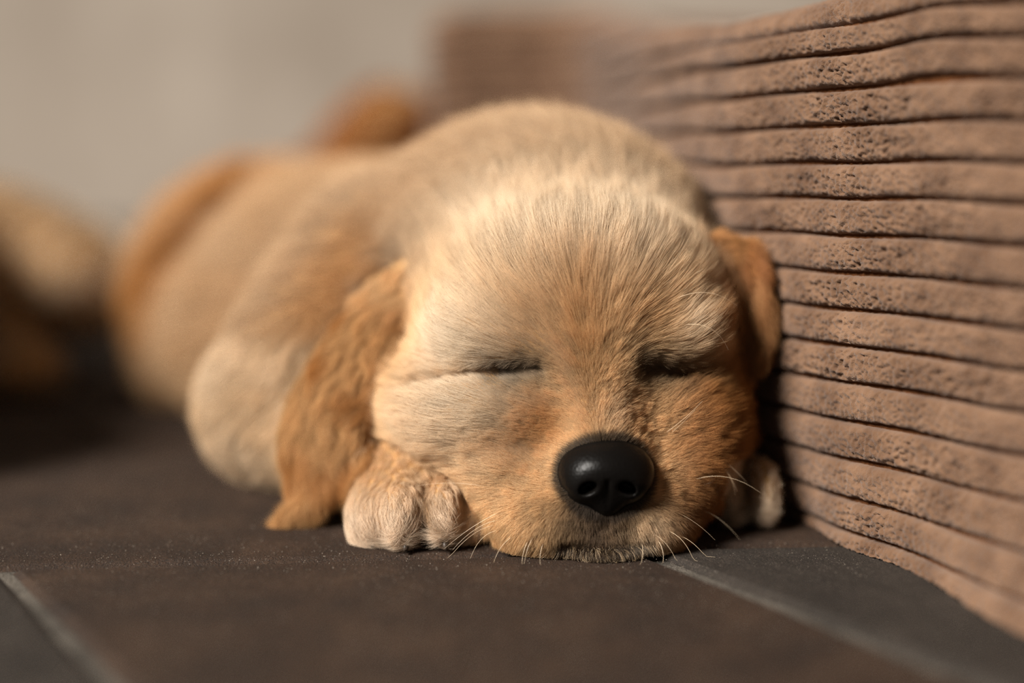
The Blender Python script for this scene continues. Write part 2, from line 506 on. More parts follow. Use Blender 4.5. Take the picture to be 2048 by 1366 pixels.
# ------------------------------------------------------------------ signed-distance sculpting
class Field:
    def __init__(self, lo, hi, h):
        self.lo = np.array(lo, float); self.h = h
        self.n = np.ceil((np.array(hi) - self.lo) / h).astype(int) + 1
        self.F = np.full(self.n, 4.0, np.float32)
    def box(self, lo, hi):
        a = np.clip(np.floor((lo - self.lo) / self.h).astype(int), 0, self.n - 1)
        b = np.clip(np.ceil((hi - self.lo) / self.h).astype(int) + 1, 1, self.n)
        if np.any(b <= a): return None
        ax = [self.lo[d] + self.h * np.arange(a[d], b[d]) for d in range(3)]
        return (slice(a[0], b[0]), slice(a[1], b[1]), slice(a[2], b[2])), np.stack(np.meshgrid(*ax, indexing='ij'), -1)
    def blend(self, sl, d, k):
        A = self.F[sl]
        h = np.maximum(k - np.abs(A - d), 0) / k
        self.F[sl] = np.minimum(A, d) - h * h * k * 0.25
    def carve(self, sl, d, k):
        A = self.F[sl]; D = -d
        h = np.maximum(k - np.abs(A - D), 0) / k
        self.F[sl] = np.maximum(A, D) + h * h * k * 0.25
    def _ell(self, c, r, yaw, tilt, m):
        c = np.asarray(c, float); r = np.asarray(r, float)
        R = max(r) + m
        bx = self.box(c - R, c + R)
        if bx is None: return None
        sl, P = bx
        Q = P - c
        if yaw:
            cy, sy = math.cos(yaw), math.sin(yaw)
            Q = np.stack([Q[..., 0] * cy + Q[..., 1] * sy, -Q[..., 0] * sy + Q[..., 1] * cy, Q[..., 2]], -1)
        if tilt:      # about local y
            cy, sy = math.cos(tilt), math.sin(tilt)
            Q = np.stack([Q[..., 0] * cy + Q[..., 2] * sy, Q[..., 1], -Q[..., 0] * sy + Q[..., 2] * cy], -1)
        k0 = np.linalg.norm(Q / r, axis=-1); k1 = np.linalg.norm(Q / (r * r), axis=-1)
        return sl, k0 * (k0 - 1) / np.maximum(k1, 1e-6)
    def ell(self, c, r, k=0.8, yaw=0.0, tilt=0.0):
        t = self._ell(c, r, yaw, tilt, k + 0.8)
        if t: self.blend(t[0], t[1], k)
    def ell_cut(self, c, r, k=0.3, yaw=0.0, tilt=0.0):
        t = self._ell(c, r, yaw, tilt, k + 0.8)
        if t: self.carve(t[0], t[1], k)
    def _cap(self, a, b, ra, rb, m):
        a = np.asarray(a, float); b = np.asarray(b, float); R = max(ra, rb) + m
        bx = self.box(np.minimum(a, b) - R, np.maximum(a, b) + R)
        if bx is None: return None
        sl, P = bx
        ab = b - a
        t = np.clip(((P - a) @ ab) / (ab @ ab), 0, 1)
        return sl, np.linalg.norm(P - (a + t[..., None] * ab), axis=-1) - (ra + (rb - ra) * t)
    def cap(self, a, b, ra, rb, k=0.8):
        t = self._cap(a, b, ra, rb, k + 0.8)
        if t: self.blend(t[0], t[1], k)
    def cap_cut(self, a, b, ra, rb, k=0.2):
        t = self._cap(a, b, ra, rb, k + 0.8)
        if t: self.carve(t[0], t[1], k)
    def cloud(self, pts, thick, k=0.4, m=1.4):
        """thin flap: distance to sample points minus thickness"""
        lo, hi = pts.min(0) - m, pts.max(0) + m
        sl, P = self.box(lo, hi)
        sh = P.shape[:3]; Q = P.reshape(-1, 3)
        d = np.empty(len(Q), np.float32)
        p2 = (pts ** 2).sum(1)
        th = np.broadcast_to(thick, (len(pts),))
        for i in range(0, len(Q), 20000):
            q = Q[i:i + 20000]
            dd = np.sqrt(np.maximum((q ** 2).sum(1)[:, None] + p2[None] - 2 * q @ pts.T, 0)) - th[None]
            d[i:i + 20000] = dd.min(1)
        self.blend(sl, d.reshape(sh), k)
    def floor(self, z=0.05):
        zz = self.lo[2] + self.h * np.arange(self.n[2])
        self.F = np.maximum(self.F, (z - zz)[None, None, :]).astype(np.float32)
    def sample(self, P):
        Q = (P - self.lo) / self.h
        Q = np.clip(Q, 0, self.n - 1.001)
        I = Q.astype(int); f = (Q - I).astype(np.float32)
        F = self.F; r = 0
        for a in (0, 1):
            wa = f[:, 0] if a else 1 - f[:, 0]
            for b in (0, 1):
                wb = f[:, 1] if b else 1 - f[:, 1]
                for c in (0, 1):
                    wc = f[:, 2] if c else 1 - f[:, 2]
                    r = r + wa * wb * wc * F[I[:, 0] + a, I[:, 1] + b, I[:, 2] + c]
        return r
    def grad(self, P, e=None):
        e = e or self.h
        g = np.stack([self.sample(P + np.eye(3)[d] * e) - self.sample(P - np.eye(3)[d] * e) for d in range(3)], 1)
        return norm(g)
    def smooth(self, it=1):
        for _ in range(it):
            G = self.F
            for d in range(3):
                G = (np.roll(G, 1, d) + 2 * G + np.roll(G, -1, d)) * 0.25
            self.F = G.astype(np.float32)
    def cast(self, px, py, y0=38.0):
        """where the view ray through a photograph pixel meets the surface"""
        a = W(px, py, y0); b = W(px, py, 85.0)
        t = np.linspace(0, 1, 3000)[:, None]
        P = a + (b - a) * t
        f = self.sample(P)
        i = np.argmax(f < 0)
        return P[i] if f[i] < 0 else None
    def nets(self):
        F = self.F
        ins = F < 0
        n = self.n
        c = [ins[i:n[0] - 1 + i, j:n[1] - 1 + j, k:n[2] - 1 + k] for i in (0, 1) for j in (0, 1) for k in (0, 1)]
        s = sum(x.astype(np.int8) for x in c)
        act = (s > 0) & (s < 8)
        idx = np.argwhere(act)
        vid = np.full(act.shape, -1, np.int32); vid[act] = np.arange(len(idx))
        off = np.array([(i, j, k) for i in (0, 1) for j in (0, 1) for k in (0, 1)])
        val = np.stack([F[idx[:, 0] + o[0], idx[:, 1] + o[1], idx[:, 2] + o[2]] for o in off], 1)
        acc = np.zeros((len(idx), 3)); cnt = np.zeros(len(idx))
        for a in range(8):
            for b in range(a + 1, 8):
                if np.abs(off[a] - off[b]).sum() != 1: continue
                m = (val[:, a] < 0) != (val[:, b] < 0)
                t = val[:, a] / np.where(m, val[:, a] - val[:, b], 1)
                p = off[a] + t[:, None] * (off[b] - off[a])
                acc[m] += p[m]; cnt[m] += 1
        V = self.lo + self.h * (idx + acc / cnt[:, None])
        quads = []
        for d in range(3):
            sl0 = [slice(None)] * 3; sl1 = [slice(None)] * 3
            sl0[d] = slice(0, n[d] - 1); sl1[d] = slice(1, n[d])
            A, B = ins[tuple(sl0)], ins[tuple(sl1)]
            e = np.argwhere(A != B)
            u, w = [(1, 2), (2, 0), (0, 1)][d]
            e = e[(e[:, u] > 0) & (e[:, w] > 0) & (e[:, u] < n[u] - 1) & (e[:, w] < n[w] - 1)]
            if not len(e): continue
            def at(du, dw):
                q = e.copy(); q[:, u] += du; q[:, w] += dw
                return vid[q[:, 0], q[:, 1], q[:, 2]]
            Q = np.stack([at(-1, -1), at(0, -1), at(0, 0), at(-1, 0)], 1)
            fl = ~A[e[:, 0], e[:, 1], e[:, 2]]
            Q[fl] = Q[fl][:, ::-1]
            quads.append(Q)
        Q = np.vstack(quads)
        return V, Q[(Q >= 0).all(1)]

# ------------------------------------------------------------------ fur
def sample_surface(V, Q, wt, n, rg):
    a, b, c, d = (V[Q[:, i]] for i in range(4))
    ar = 0.5 * np.linalg.norm(np.cross(c - a, d - b), axis=1) * wt
    cs = np.cumsum(ar); 
    if cs[-1] <= 0: return np.zeros((0, 3))
    f = np.searchsorted(cs, rg.random(n) * cs[-1])
    f = np.minimum(f, len(Q) - 1)
    u, v = rg.random((n, 1)), rg.random((n, 1))
    return (1 - u) * (1 - v) * a[f] + u * (1 - v) * b[f] + u * v * c[f] + (1 - u) * v * d[f]

def grow(name, field, roots, flow, length, thick, color, parent, npts=7, clump=0.28, clump_str=0.6,
         radius=0.0045, rough=0.16, gravity=0.0, curl=0.0, lift=0.35, seed=1, mat=None, cseed=11, cvar=0.26):
    """roots (n,3) on the surface; flow (n,3) lie direction; length/thick (n,) cm; color (n,3) linear"""
    rg = np.random.default_rng(seed)
    n = len(roots)
    nrm = field.grad(roots)
    tan = flow - nrm * (flow * nrm).sum(1, keepdims=True)
    tan = norm(tan + 1e-5)
    side = np.cross(nrm, tan)
    # coherent waviness plus per-hair scatter
    wv = vnoise(roots, 0.9, seed) * 0.35 + vnoise(roots, 2.3, seed + 1) * 0.28
    ja = rg.normal(0, rough, n) + wv * (0.6 + curl)
    tan = norm(tan * np.cos(ja)[:, None] + side * np.sin(ja)[:, None])
    length = length * np.clip(rg.normal(1.0, 0.16, n), 0.55, 1.5)
    cp, cid = cell_point(roots, clump, cseed)
    toc = cp - roots
    toc -= nrm * (toc * nrm).sum(1, keepdims=True)
    lift_h = thick * np.clip(rg.normal(1.0, 0.25, n), 0.3, 1.8) * (0.75 + 0.5 * cid)
    P = np.zeros((n, npts, 3), np.float32)
    P[:, 0] = roots - nrm * 0.03
    cur = roots.copy(); d = norm(tan + nrm * (lift * (0.7 + 0.7 * rg.random(n)))[:, None])
    step = length / (npts - 1)
    ph = cid * 6.28
    for k in range(1, npts):
        t = k / (npts - 1)
        if gravity:
            d = norm(d + np.array([0, 0, -gravity * t]) )
        d = norm(d * 0.75 + tan * 0.35)
        if curl:
            d = norm(d + side * (curl * np.sin(ph + t * 5.0))[:, None])
        cur = cur + d * step[:, None]
        # keep to the lie of the coat: follow the body at the given depth
        sd = field.sample(cur)
        gr = field.grad(cur)
        target = lift_h * (t ** 0.75)
        corr = np.clip(target - sd, -0.25, 0.6)
        cur = cur + gr * (corr * np.where(corr > 0, 0.9, 0.45))[:, None]
        tan = norm(tan - gr * (tan * gr).sum(1, keepdims=True) * 0.8)
        P[:, k] = cur + toc * np.reshape(clump_str * t ** 1.2, (-1, 1))
    P[:, :, 2] = np.maximum(P[:, :, 2], 0.04)
    cd = bpy.data.hair_curves.new(name)
    cd.add_curves([npts] * n)
    cd.points.foreach_set("position", (P * S).astype(np.float32).ravel())
    prof = (1 - np.linspace(0, 1, npts) ** 2 * 0.9)[None] * (radius * (0.75 + 0.5 * rg.random((n, 1))))
    ra = cd.attributes.get("radius") or cd.attributes.new("radius", 'FLOAT', 'POINT')
    ra.data.foreach_set("value", (prof * S).astype(np.float32).ravel())
    ca = cd.attributes.new("hcol", 'FLOAT_COLOR', 'POINT')
    c = color * (1 + 0.10 * rg.normal(size=(n, 1)) + cvar * (cid[:, None] - 0.5))
    c = np.maximum(c, 0.003)
    c = c * np.minimum(1, 0.87 / c.max(1, keepdims=True))
    c4 = np.concatenate([c, np.ones((n, 1))], 1).astype(np.float32)
    ca.data.foreach_set("color", np.repeat(c4, npts, axis=0).ravel())
    cd.materials.append(mat or M_HAIR)
    ob = bpy.data.objects.new(name, cd)
    col.objects.link(ob)
    ob.parent = parent
    return ob

def gauss(P, c, r):
    return np.exp(-((P - np.asarray(c)) ** 2).sum(1) / (r * r))

def dist_poly(P, poly):
    poly = np.asarray(poly); d = np.full(len(P), 1e9)
    for a, b in zip(poly[:-1], poly[1:]):
        ab = b - a
        t = np.clip(((P - a) @ ab) / max(ab @ ab, 1e-9), 0, 1)
        d = np.minimum(d, np.linalg.norm(P - (a + t[:, None] * ab), axis=1))
    return d

def lerp(a, b, t):
    return a + (np.asarray(b) - a) * t[:, None]

CREAM = np.array([0.80, 0.635, 0.455])
GOLD = np.array([0.73, 0.485, 0.255])
WHITE = np.array([0.93, 0.785, 0.60])
AMBER = np.array([0.54, 0.27, 0.085])
DARKB = np.array([0.035, 0.020, 0.012])

# ------------------------------------------------------------------ the sleeping puppy
def ear_sheet(center, halfw, wvec, cup=0.25, n=72, m=21):
    C = polyline_resample(center, n)
    hw = np.interp(np.linspace(0, 1, n), np.linspace(0, 1, len(halfw)), halfw)
    wv = norm(polyline_resample(wvec, n))
    t = norm(np.gradient(C, axis=0))
    nn = np.cross(wv, t)
    q = np.linspace(-1, 1, m)
    P = C[:, None] + wv[:, None] * (hw[:, None] * q[None])[..., None] + nn[:, None] * (cup * hw[:, None] * (1 - q[None] ** 2))[..., None]
    return P.reshape(-1, 3), C, t

def puppy_body():
    f = Field((-23, 38.5, -0.4), (12, 82, 15.6), 0.15)
    yaw = math.radians(33)                      # the trunk runs back and to the left, along the cushion
    f.ell((-12.2, 73.0, 5.6), (6.6, 7.2, 5.5), 1.0, yaw)                 # hips
    f.ell((-6.0, 63.5, 5.6), (6.9, 9.5, 5.6), 2.5, yaw)                  # barrel
    f.ell((0.3, 54.4, 6.8), (6.1, 6.2, 6.6), 2.5, yaw)                   # shoulders, withers
    f.ell((-10.9, 64.4, 3.8), (4.5, 6.6, 3.9), 2.0, yaw)                 # belly on the floor
    f.ell((-14.6, 69.4, 4.6), (4.0, 5.2, 4.6), 1.2, math.radians(20))    # haunch
    f.cap((-16.0, 67.5, 1.8), (-17.5, 72.0, 1.5), 1.6, 1.4, 0.8)         # hind foot tucked under
    f.cap((-17.5, 77, 3.0), (-13.5, 80, 1.6), 2.0, 0.9, 1.5)             # root of the tail
    f.cap((-4.8, 54.0, 7.2), (-9.0, 52.6, 3.0), 4.0, 2.7, 1.6)           # upper arm, elbow
    f.cap((-9.0, 52.4, 2.3), (-4.4, 47.6, 1.7), 2.0, 1.5, 1.0)           # forearm
    f.cap((4.6, 51.5, 3.5), (7.4, 47.6, 1.5), 2.0, 1.2, 1.0)             # far forearm
    # head
    f.ell(W(1120, 500, 51.2), (5.0, 4.2, 4.1), 2.2)                      # nape
    f.ell(W(1150, 640, 47.7), (5.2, 4.3, 3.75), 1.2)                    # skull
    f.ell(W(1185, 900, 49.0), (4.6, 4.2, 3.6), 1.2)                      # jaw and throat
    f.ell(W(935, 800, 46.6), (2.75, 2.9, 2.05), 1.2, 0.0, 0.10)          # cheeks
    f.ell(W(1015, 915, 45.5), (1.9, 2.2, 1.7), 0.9)
    f.ell(W(1385, 840, 46.6), (1.75, 2.6, 2.3), 1.0)
    f.ell(W(1350, 930, 45.7), (1.6, 2.2, 1.9), 0.9)
    f.ell(W(1190, 965, 44.5), (2.35, 2.3, 1.9), 0.8)                     # muzzle
    f.ell(W(1095, 1025, 44.2), (1.95, 2.0, 1.45), 0.7)                   # flews
    f.ell(W(1292, 1025, 44.4), (1.6, 1.9, 1.45), 0.7)
    f.ell(W(1205, 1085, 43.3), (1.5, 1.2, 0.55), 0.35)                   # chin
    f.cap(W(1198, 880, 43.8), W(1172, 700, 45.0), 1.15, 1.6, 1.1)       # bridge
    f.ell(W(985, 650, 44.95), (1.7, 1.1, 0.95), 1.3, 0, -0.12)            # brows
    f.ell(W(1368, 655, 45.1), (1.15, 1.1, 0.9), 0.9, 0, 0.2)
    f.ell(W(970, 805, 44.85), (1.5, 1.1, 0.75), 1.1)                      # pads below the eyes
    f.ell(W(1368, 805, 45.1), (1.1, 1.1, 0.75), 0.9)
    f.ell(W(1075, 815, 45.1), (1.4, 1.3, 1.2), 0.9)                     # between bridge and cheek
    f.ell(W(1290, 815, 45.3), (1.1, 1.2, 1.1), 0.9)
    f.ell(W(1160, 540, 46.0), (3.0, 2.0, 1.9), 1.6)                      # forehead
    # forepaws: wrist hump and separate toes
    f.ell(W(812, 985, 46.4), (1.75, 2.1, 1.45), 0.6)
    f.ell(W(744, 1035, 44.9), (0.80, 1.25, 1.05), 0.5)
    f.ell(W(806, 1028, 44.4), (0.74, 1.35, 1.08), 0.5)
    f.ell(W(886, 1022, 44.4), (0.58, 1.25, 1.00), 0.16)
    f.ell(W(935, 1040, 45.0), (0.55, 1.15, 0.85), 0.16)
    f.ell(W(1490, 975, 47.6), (0.95, 1.3, 1.05), 0.5)
    f.ell(W(1464, 995, 46.6), (0.44, 1.0, 0.85), 0.15)
    f.ell(W(1526, 980, 46.3), (0.48, 1.05, 1.08), 0.15)
    f.smooth(1)
    # ears
    cl = np.array([W(800, 560, 49.3), W(745, 650, 48.5), W(690, 760, 47.7), W(655, 860, 47.1), W(648, 945, 46.7), W(628, 1000, 46.4), W(596, 1032, 46.25), W(566, 1047, 46.2)])
    hw = np.array([0.9, 1.35, 1.55, 1.55, 1.15, 0.62, 0.32, 0.08])
    wv = np.array([(1.0, -0.25, 0.35), (1, -0.35, 0.30), (1, -0.4, 0.22), (1, -0.4, 0.15), (1, -0.35, 0.25), (0.9, -0.3, 0.55), (0.7, -0.2, 0.7), (0.6, -0.2, 0.8)])
    eL, eLc, eLt = ear_sheet(cl, hw, wv, -0.22)
    f.cloud(eL, 0.20, 0.35)
    cr = np.array([W(1425, 520, 48.6), W(1468, 492, 47.8), W(1488, 540, 47.2), W(1496, 630, 46.9), W(1500, 690, 46.8), W(1495, 730, 46.8)])
    hr = np.array([0.6, 0.6, 0.62, 0.6, 0.5, 0.3])
    wr = np.array([(0.6, -0.8, -0.2), (0.9, -0.6, -0.2), (0.9, -0.5, -0.1), (0.9, -0.5, 0), (0.9, -0.5, 0.1), (0.9, -0.5, 0.2)])
    eR, eRc, eRt = ear_sheet(cr, hr, wr, 0.1)
    f.cloud(eR, 0.20, 0.35)
    # creases: closed eyes, the folds running out from them, the mouth
    eyes = {}
    lines = {
        "L": ([(1000, 742), (1025, 740), (1050, 738), (1082, 736)], 0.20),
        "Lf": ([(830, 762), (880, 757), (930, 745), (1000, 742)], 0.20),
        "R": ([(1285, 736), (1310, 738), (1340, 742), (1362, 746)], 0.22),
        "Rf": ([(1362, 746), (1410, 755), (1440, 770)], 0.17),
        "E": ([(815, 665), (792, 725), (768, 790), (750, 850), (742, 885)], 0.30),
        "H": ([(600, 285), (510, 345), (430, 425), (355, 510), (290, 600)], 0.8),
        "M": ([(1120, 1090), (1160, 1093), (1205, 1095), (1250, 1093), (1290, 1088)], 0.15),
    }
    pts3 = {}
    for k, (pl, r) in lines.items():
        pts3[k] = [p for p in (f.cast(*q) for q in pl) if p is not None]
    for k, (pl, r) in lines.items():
        P = pts3[k]
        if len(P) < 2: continue
        for a, b in zip(P[:-1], P[1:]):
            f.cap_cut(a, b, r, r, 0.28 if k != "H" else 1.2)
    # notches between the toes
    f.cap_cut(W(1492, 935, 46.9), W(1494, 1050, 46.2), 0.10, 0.22, 0.2)
    f.cap_cut(W(853, 960, 44.6), W(856, 1100, 43.6), 0.08, 0.16, 0.15)
    f.floor(0.06)
    # leave room for the cushion
    gx = f.lo[0] + f.h * np.arange(f.n[0]); gy = f.lo[1] + f.h * np.arange(f.n[1])
    m = PL_S < 42
    yy, xx = PL[m][:, 1], PL[m][:, 0]
    o = np.argsort(yy)
    xw = np.interp(gy, yy[o], xx[o])
    lim = (gx[:, None] - (xw[None] - 0.65)) * 0.82
    f.F = np.maximum(f.F, lim[:, :, None]).astype(np.float32)
    return f, (eL, eLc, eLt), (eR, eRc, eRt), pts3

def nose_mesh(parent, c):
    f = Field(c - 2.2, c + 2.2, 0.045)
    f.ell(c + (0, 0.25, 0.10), (1.50, 0.98, 1.06), 0.3)
    f.ell(c + (-0.62, -0.10, -0.10), (0.72, 0.75, 0.72), 0.35)
    f.ell(c + (0.62, -0.10, -0.10), (0.72, 0.75, 0.72), 0.35)
    f.ell(c + (0, -0.15, 0.25), (0.85, 0.75, 0.60), 0.4)
    f.ell(c + (0, 0.05, -0.75), (0.55, 0.60, 0.60), 0.35)
    for sx in (-1, 1):
        f.ell_cut(c + (sx * 0.58, -0.78, -0.18), (0.27, 0.42, 0.19), 0.12, 0, -sx * 0.5)
        f.cap_cut(c + (sx * 0.72, -0.60, -0.28), c + (sx * 1.28, -0.15, -0.42), 0.13, 0.07, 0.12)
    f.cap_cut(c + (0, -0.86, 0.05), c + (0, -0.62, -1.35), 0.05, 0.10, 0.12)
    f.smooth(1)
    V, Q = f.nets()
    return mesh_np("nose", V, Q, M_NOSE, parent), f

def build_puppy():
    t0 = time.time()
    root = empty("puppy")
    tag(root, "golden retriever puppy asleep with its chin on the floor, facing the camera", "puppy")
    f, EL, ER, L3 = puppy_body()
    V, Q = f.nets()
    bod = mesh_np("body", V, Q, M_SKIN, root)
    nosec = W(1212, 952, 42.6)
    nose_mesh(root, nosec)
    print("body", len(V), time.time() - t0)
    if not FUR: return root, f
    # ---- region masks on the faces
    cen = V[Q].mean(1)
    nr = f.grad(cen)
    vis = cen[:, 2] > 0.12
    eLk = dist_poly(cen, EL[1][::3]); eRk = dist_poly(cen, ER[1][::3])
    dsheetL = np.full(len(cen), 9.0); dsheetR = np.full(len(cen), 9.0)
    for (sh, arr, near) in ((EL[0], dsheetL, eLk < 3.0), (ER[0], dsheetR, eRk < 3.0)):
        ii = np.where(near)[0]
        for s in range(0, len(ii), 4000):
            j = ii[s:s + 4000]
            arr[j] = np.sqrt(((cen[j][:, None] - sh[None]) ** 2).sum(2)).min(1)
    px, py = pix(cen)
    ear_l = (dsheetL < 0.42) & (py > 520)
    ear_r = (dsheetR < 0.42) & (cen[:, 0] > 6.6)
    head_c = W(1150, 700, 48.0)
    paw_l = (cen[:, 0] < -1.0) & (cen[:, 1] < 48.2) & (cen[:, 2] < 3.3) & ~ear_l & (np.linalg.norm((cen - W(815, 1010, 45.3)) / np.array([2.4, 2.9, 1.9]), axis=1) < 1.12) & (px < 948)
    paw_r = (cen[:, 0] > 6.3) & (cen[:, 1] < 48.6) & (cen[:, 2] < 2.6) & ~ear_r & (px > 1432)
    hd = np.linalg.norm((cen - head_c) / np.array([7.6, 6.0, 6.2]), axis=1)
    muzz = (cen[:, 1] < 47.5) & (px > 930) & (px < 1440) & (py > 700)
    head = ((hd < 1.0) | muzz) & ~ear_l & ~ear_r & ~paw_l & ~paw_r
    leg = ~head & ~ear_l & ~ear_r & ~paw_l & ~paw_r & (cen[:, 0] < -3.2) & (cen[:, 1] < 53.8) & (cen[:, 2] < 6.0)
    trunk = ~(head | ear_l | ear_r | paw_l | paw_r | leg)
    dark = (dist_poly(cen, L3["M"]) < 0.3) | (dist_poly(cen, L3["L"]) < 0.3) | (dist_poly(cen, L3["R"]) < 0.34)
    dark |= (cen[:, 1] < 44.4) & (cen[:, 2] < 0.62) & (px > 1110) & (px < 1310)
    dark |= np.linalg.norm((cen - nosec) / np.array([1.6, 1.6, 1.35]), axis=1) < 1.0
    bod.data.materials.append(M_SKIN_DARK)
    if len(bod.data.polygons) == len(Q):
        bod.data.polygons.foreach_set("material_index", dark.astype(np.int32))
    noseA = nosec + np.array([0, -2.0, 0])

    # ---- landmarks for coat colour
    G = {k: f.cast(*v) for k, v in {
        "browL": (930, 690), "underL": (950, 795), "browR": (1370, 660), "muzL": (1105, 850), "muzR": (1265, 850),
        "mid": (1165, 640), "fore": (1120, 440), "stopL": (1080, 640), "stopR": (1280, 640), "chk": (850, 830), "lip": (1185, 1062), "ridge": (1235, 840), "lipR": (1305, 1062)}.items()}

    def head_flow(P):
        d = P - noseA
        d = norm(d)
        qx, qy = pix(P)
        # forehead hair parts upward, fanning out from the bridge
        up = sstep(760, 560, qy)[:, None]
        d = norm(d + up * np.stack([(qx - 1170) / 420, 0.4 * np.ones(len(P)), 0.9 * np.ones(len(P))], 1))
        # muzzle sides sweep out and down
        low = sstep(960, 1080, qy)[:, None]
        d = norm(d + low * np.array([0, 0.0, -0.8]))
        # over and under the closed eyes the coat lies sideways
        for key, sgn in (("L", -1.0), ("R", 1.0)):
            c = np.mean(L3[key], 0)
            w = np.exp(-((P - c) ** 2).sum(1) / 2.2 ** 2)[:, None]
            d = norm(d + w * np.array([sgn * 1.3, 0.2, 0.1]))
        return d

    def head_color(P):
        qx, qy = pix(P)
        dn = np.linalg.norm(P - nosec, axis=1)
        c = np.tile(GOLD, (len(P), 1))
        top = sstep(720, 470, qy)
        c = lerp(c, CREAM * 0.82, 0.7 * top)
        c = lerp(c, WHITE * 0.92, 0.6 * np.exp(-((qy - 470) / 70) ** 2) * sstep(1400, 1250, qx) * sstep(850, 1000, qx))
        c = lerp(c, WHITE, 0.95 * gauss(P, G["browL"], 1.5))
        c = lerp(c, WHITE, 1.0 * gauss(P, G["underL"], 1.7))
        c = lerp(c, CREAM, 0.6 * gauss(P, G["chk"], 1.8))
        c = lerp(c, WHITE, 0.6 * gauss(P, G["browR"], 0.7))
        c = lerp(c, CREAM, 0.55 * gauss(P, G["ridge"], 0.7))
        c = lerp(c, AMBER, 0.45 * np.exp(-((qx - 1165) / 45) ** 2) * sstep(480, 600, qy) * sstep(800, 690, qy))
        c = lerp(c, AMBER, 0.75 * gauss(P, G["muzL"], 0.85))
        c = lerp(c, AMBER, 0.5 * gauss(P, G["muzR"], 0.7))
        c = lerp(c, AMBER, 0.10 * sstep(4.5, 2.5, dn))
        c = lerp(c, AMBER, 0.3 * gauss(P, G["stopL"], 0.7))
        c = lerp(c, AMBER, 0.4 * gauss(P, G["stopR"], 0.8))
        RUST_SHADE = np.array([0.36, 0.14, 0.028])  # rusty coat tone, darkened to paint shade on the head's right side
        c = lerp(c, RUST_SHADE, 0.85 * sstep(1290, 1400, qx) * sstep(690, 790, qy))
        c = lerp(c, RUST_SHADE, 0.6 * sstep(1380, 1450, qx) * sstep(430, 520, qy))
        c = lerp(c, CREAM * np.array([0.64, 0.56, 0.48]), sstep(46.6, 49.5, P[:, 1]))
        for k, r in (("L", 0.54), ("R", 0.62)):
            c = lerp(c, DARKB, 0.97 * np.exp(-(dist_poly(P, L3[k]) / r) ** 2))
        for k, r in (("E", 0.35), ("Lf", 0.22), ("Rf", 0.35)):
            c = lerp(c, AMBER * 0.6, 0.95 * np.exp(-(dist_poly(P, L3[k]) / r) ** 2))  # paints shade between ear and cheek and into the right eye fold
        c = lerp(c, DARKB, 0.9 * np.exp(-(dist_poly(P, L3["M"]) / 0.26) ** 2))
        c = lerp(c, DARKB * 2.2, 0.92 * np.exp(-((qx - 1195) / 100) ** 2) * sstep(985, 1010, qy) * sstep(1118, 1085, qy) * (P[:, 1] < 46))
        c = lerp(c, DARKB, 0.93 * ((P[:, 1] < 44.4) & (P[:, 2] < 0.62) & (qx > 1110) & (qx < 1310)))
        dnp = np.linalg.norm((P - nosec) / np.array([1.55, 1.5, 1.28]), axis=1)
        c = lerp(c, DARKB, 0.92 * sstep(1.0, 0.9, dnp))
        c = lerp(c, CREAM, 0.45 * gauss(P, G["lipR"], 0.6))
        return c

    def head_len(P):
        dn = np.linalg.norm(P - nosec, axis=1)
        qx, qy = pix(P)
        L = 0.28 + 0.70 * sstep(2.0, 6.5, dn)
        L = L + 0.55 * sstep(680, 440, qy)
        for k in ("L", "R", "Lf", "E"):
            L = L * (1 - 0.55 * np.exp(-(dist_poly(P, L3[k]) / 0.5) ** 2))
        return L

    rg = np.random.default_rng(3)
    # head
    w = head * vis * (nr[:, 1] < 0.45) * np.where(np.linalg.norm(cen - nosec, axis=1) < 4.2, 2.6, 1.0)
    R = sample_surface(V, Q, w, 300000, rg)
    R = R[np.linalg.norm((R - nosec) / np.array([1.30, 1.1, 1.05]), axis=1) > 1.0]
    ln = head_len(R)
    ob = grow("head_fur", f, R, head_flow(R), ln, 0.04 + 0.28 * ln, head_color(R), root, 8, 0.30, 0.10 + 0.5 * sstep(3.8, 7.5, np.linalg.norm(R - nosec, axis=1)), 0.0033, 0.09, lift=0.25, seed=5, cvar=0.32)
    tag(ob, "short golden fur of the head", kind="stuff")
    # fringe of short hairs along the lower lip and chin
    w = (cen[:, 1] < 44.6) & (cen[:, 2] < 0.6) & (cen[:, 2] > 0.08) & (px > 1090) & (px < 1320) & head
    R = sample_surface(V, Q, w * 1.0, 500, rg)
    qx, qy = pix(R)
    fl = norm(np.stack([(qx - 1200) / 300, -0.5 + 0 * qx, -0.9 + 0 * qx], 1))
    cc = lerp(np.tile(GOLD, (len(R), 1)), CREAM, rg.random(len(R)))
    ob = grow("chin_fur", f, R, fl, np.full(len(R), 0.38), np.full(len(R), 0.16), cc, root, 6, 0.2, 0.35, 0.0035, 0.25, lift=0.3, seed=15)
    tag(ob, "short pale hairs fringing the chin", kind="stuff")
    # ears
    for nm, mask, E, n, sd in (("ear_fur", ear_l, EL, 42000, 21), ("ear_fur", ear_r, ER, 16000, 22)):
        R = sample_surface(V, Q, mask * vis * 1.0, n, rg)
        j = np.argmin(((R[:, None] - E[1][None, ::2]) ** 2).sum(2), 1) * 2
        fl = E[2][np.minimum(j, len(E[2]) - 1)]
        tt = j / len(E[1])
        nz = sstep(-0.2, 0.5, vnoise(R * np.array([1, 1, 0.8]), 1.1, 33))
        cc = lerp(np.tile(GOLD * np.array([0.78, 0.71, 0.6]), (len(R), 1)), AMBER * np.array([0.75, 0.64, 0.5]), 0.2 + 0.75 * nz)
        cc = lerp(cc, GOLD, sstep(0.15, 0.0, tt))
        if E is ER: cc = cc * np.array([0.75, 0.62, 0.5])  # right ear tinted darker in place of the head's shadow on it
        ln = 0.75 + 0.55 * sstep(0.1, 0.6, tt) - 0.75 * sstep(0.65, 0.95, tt)
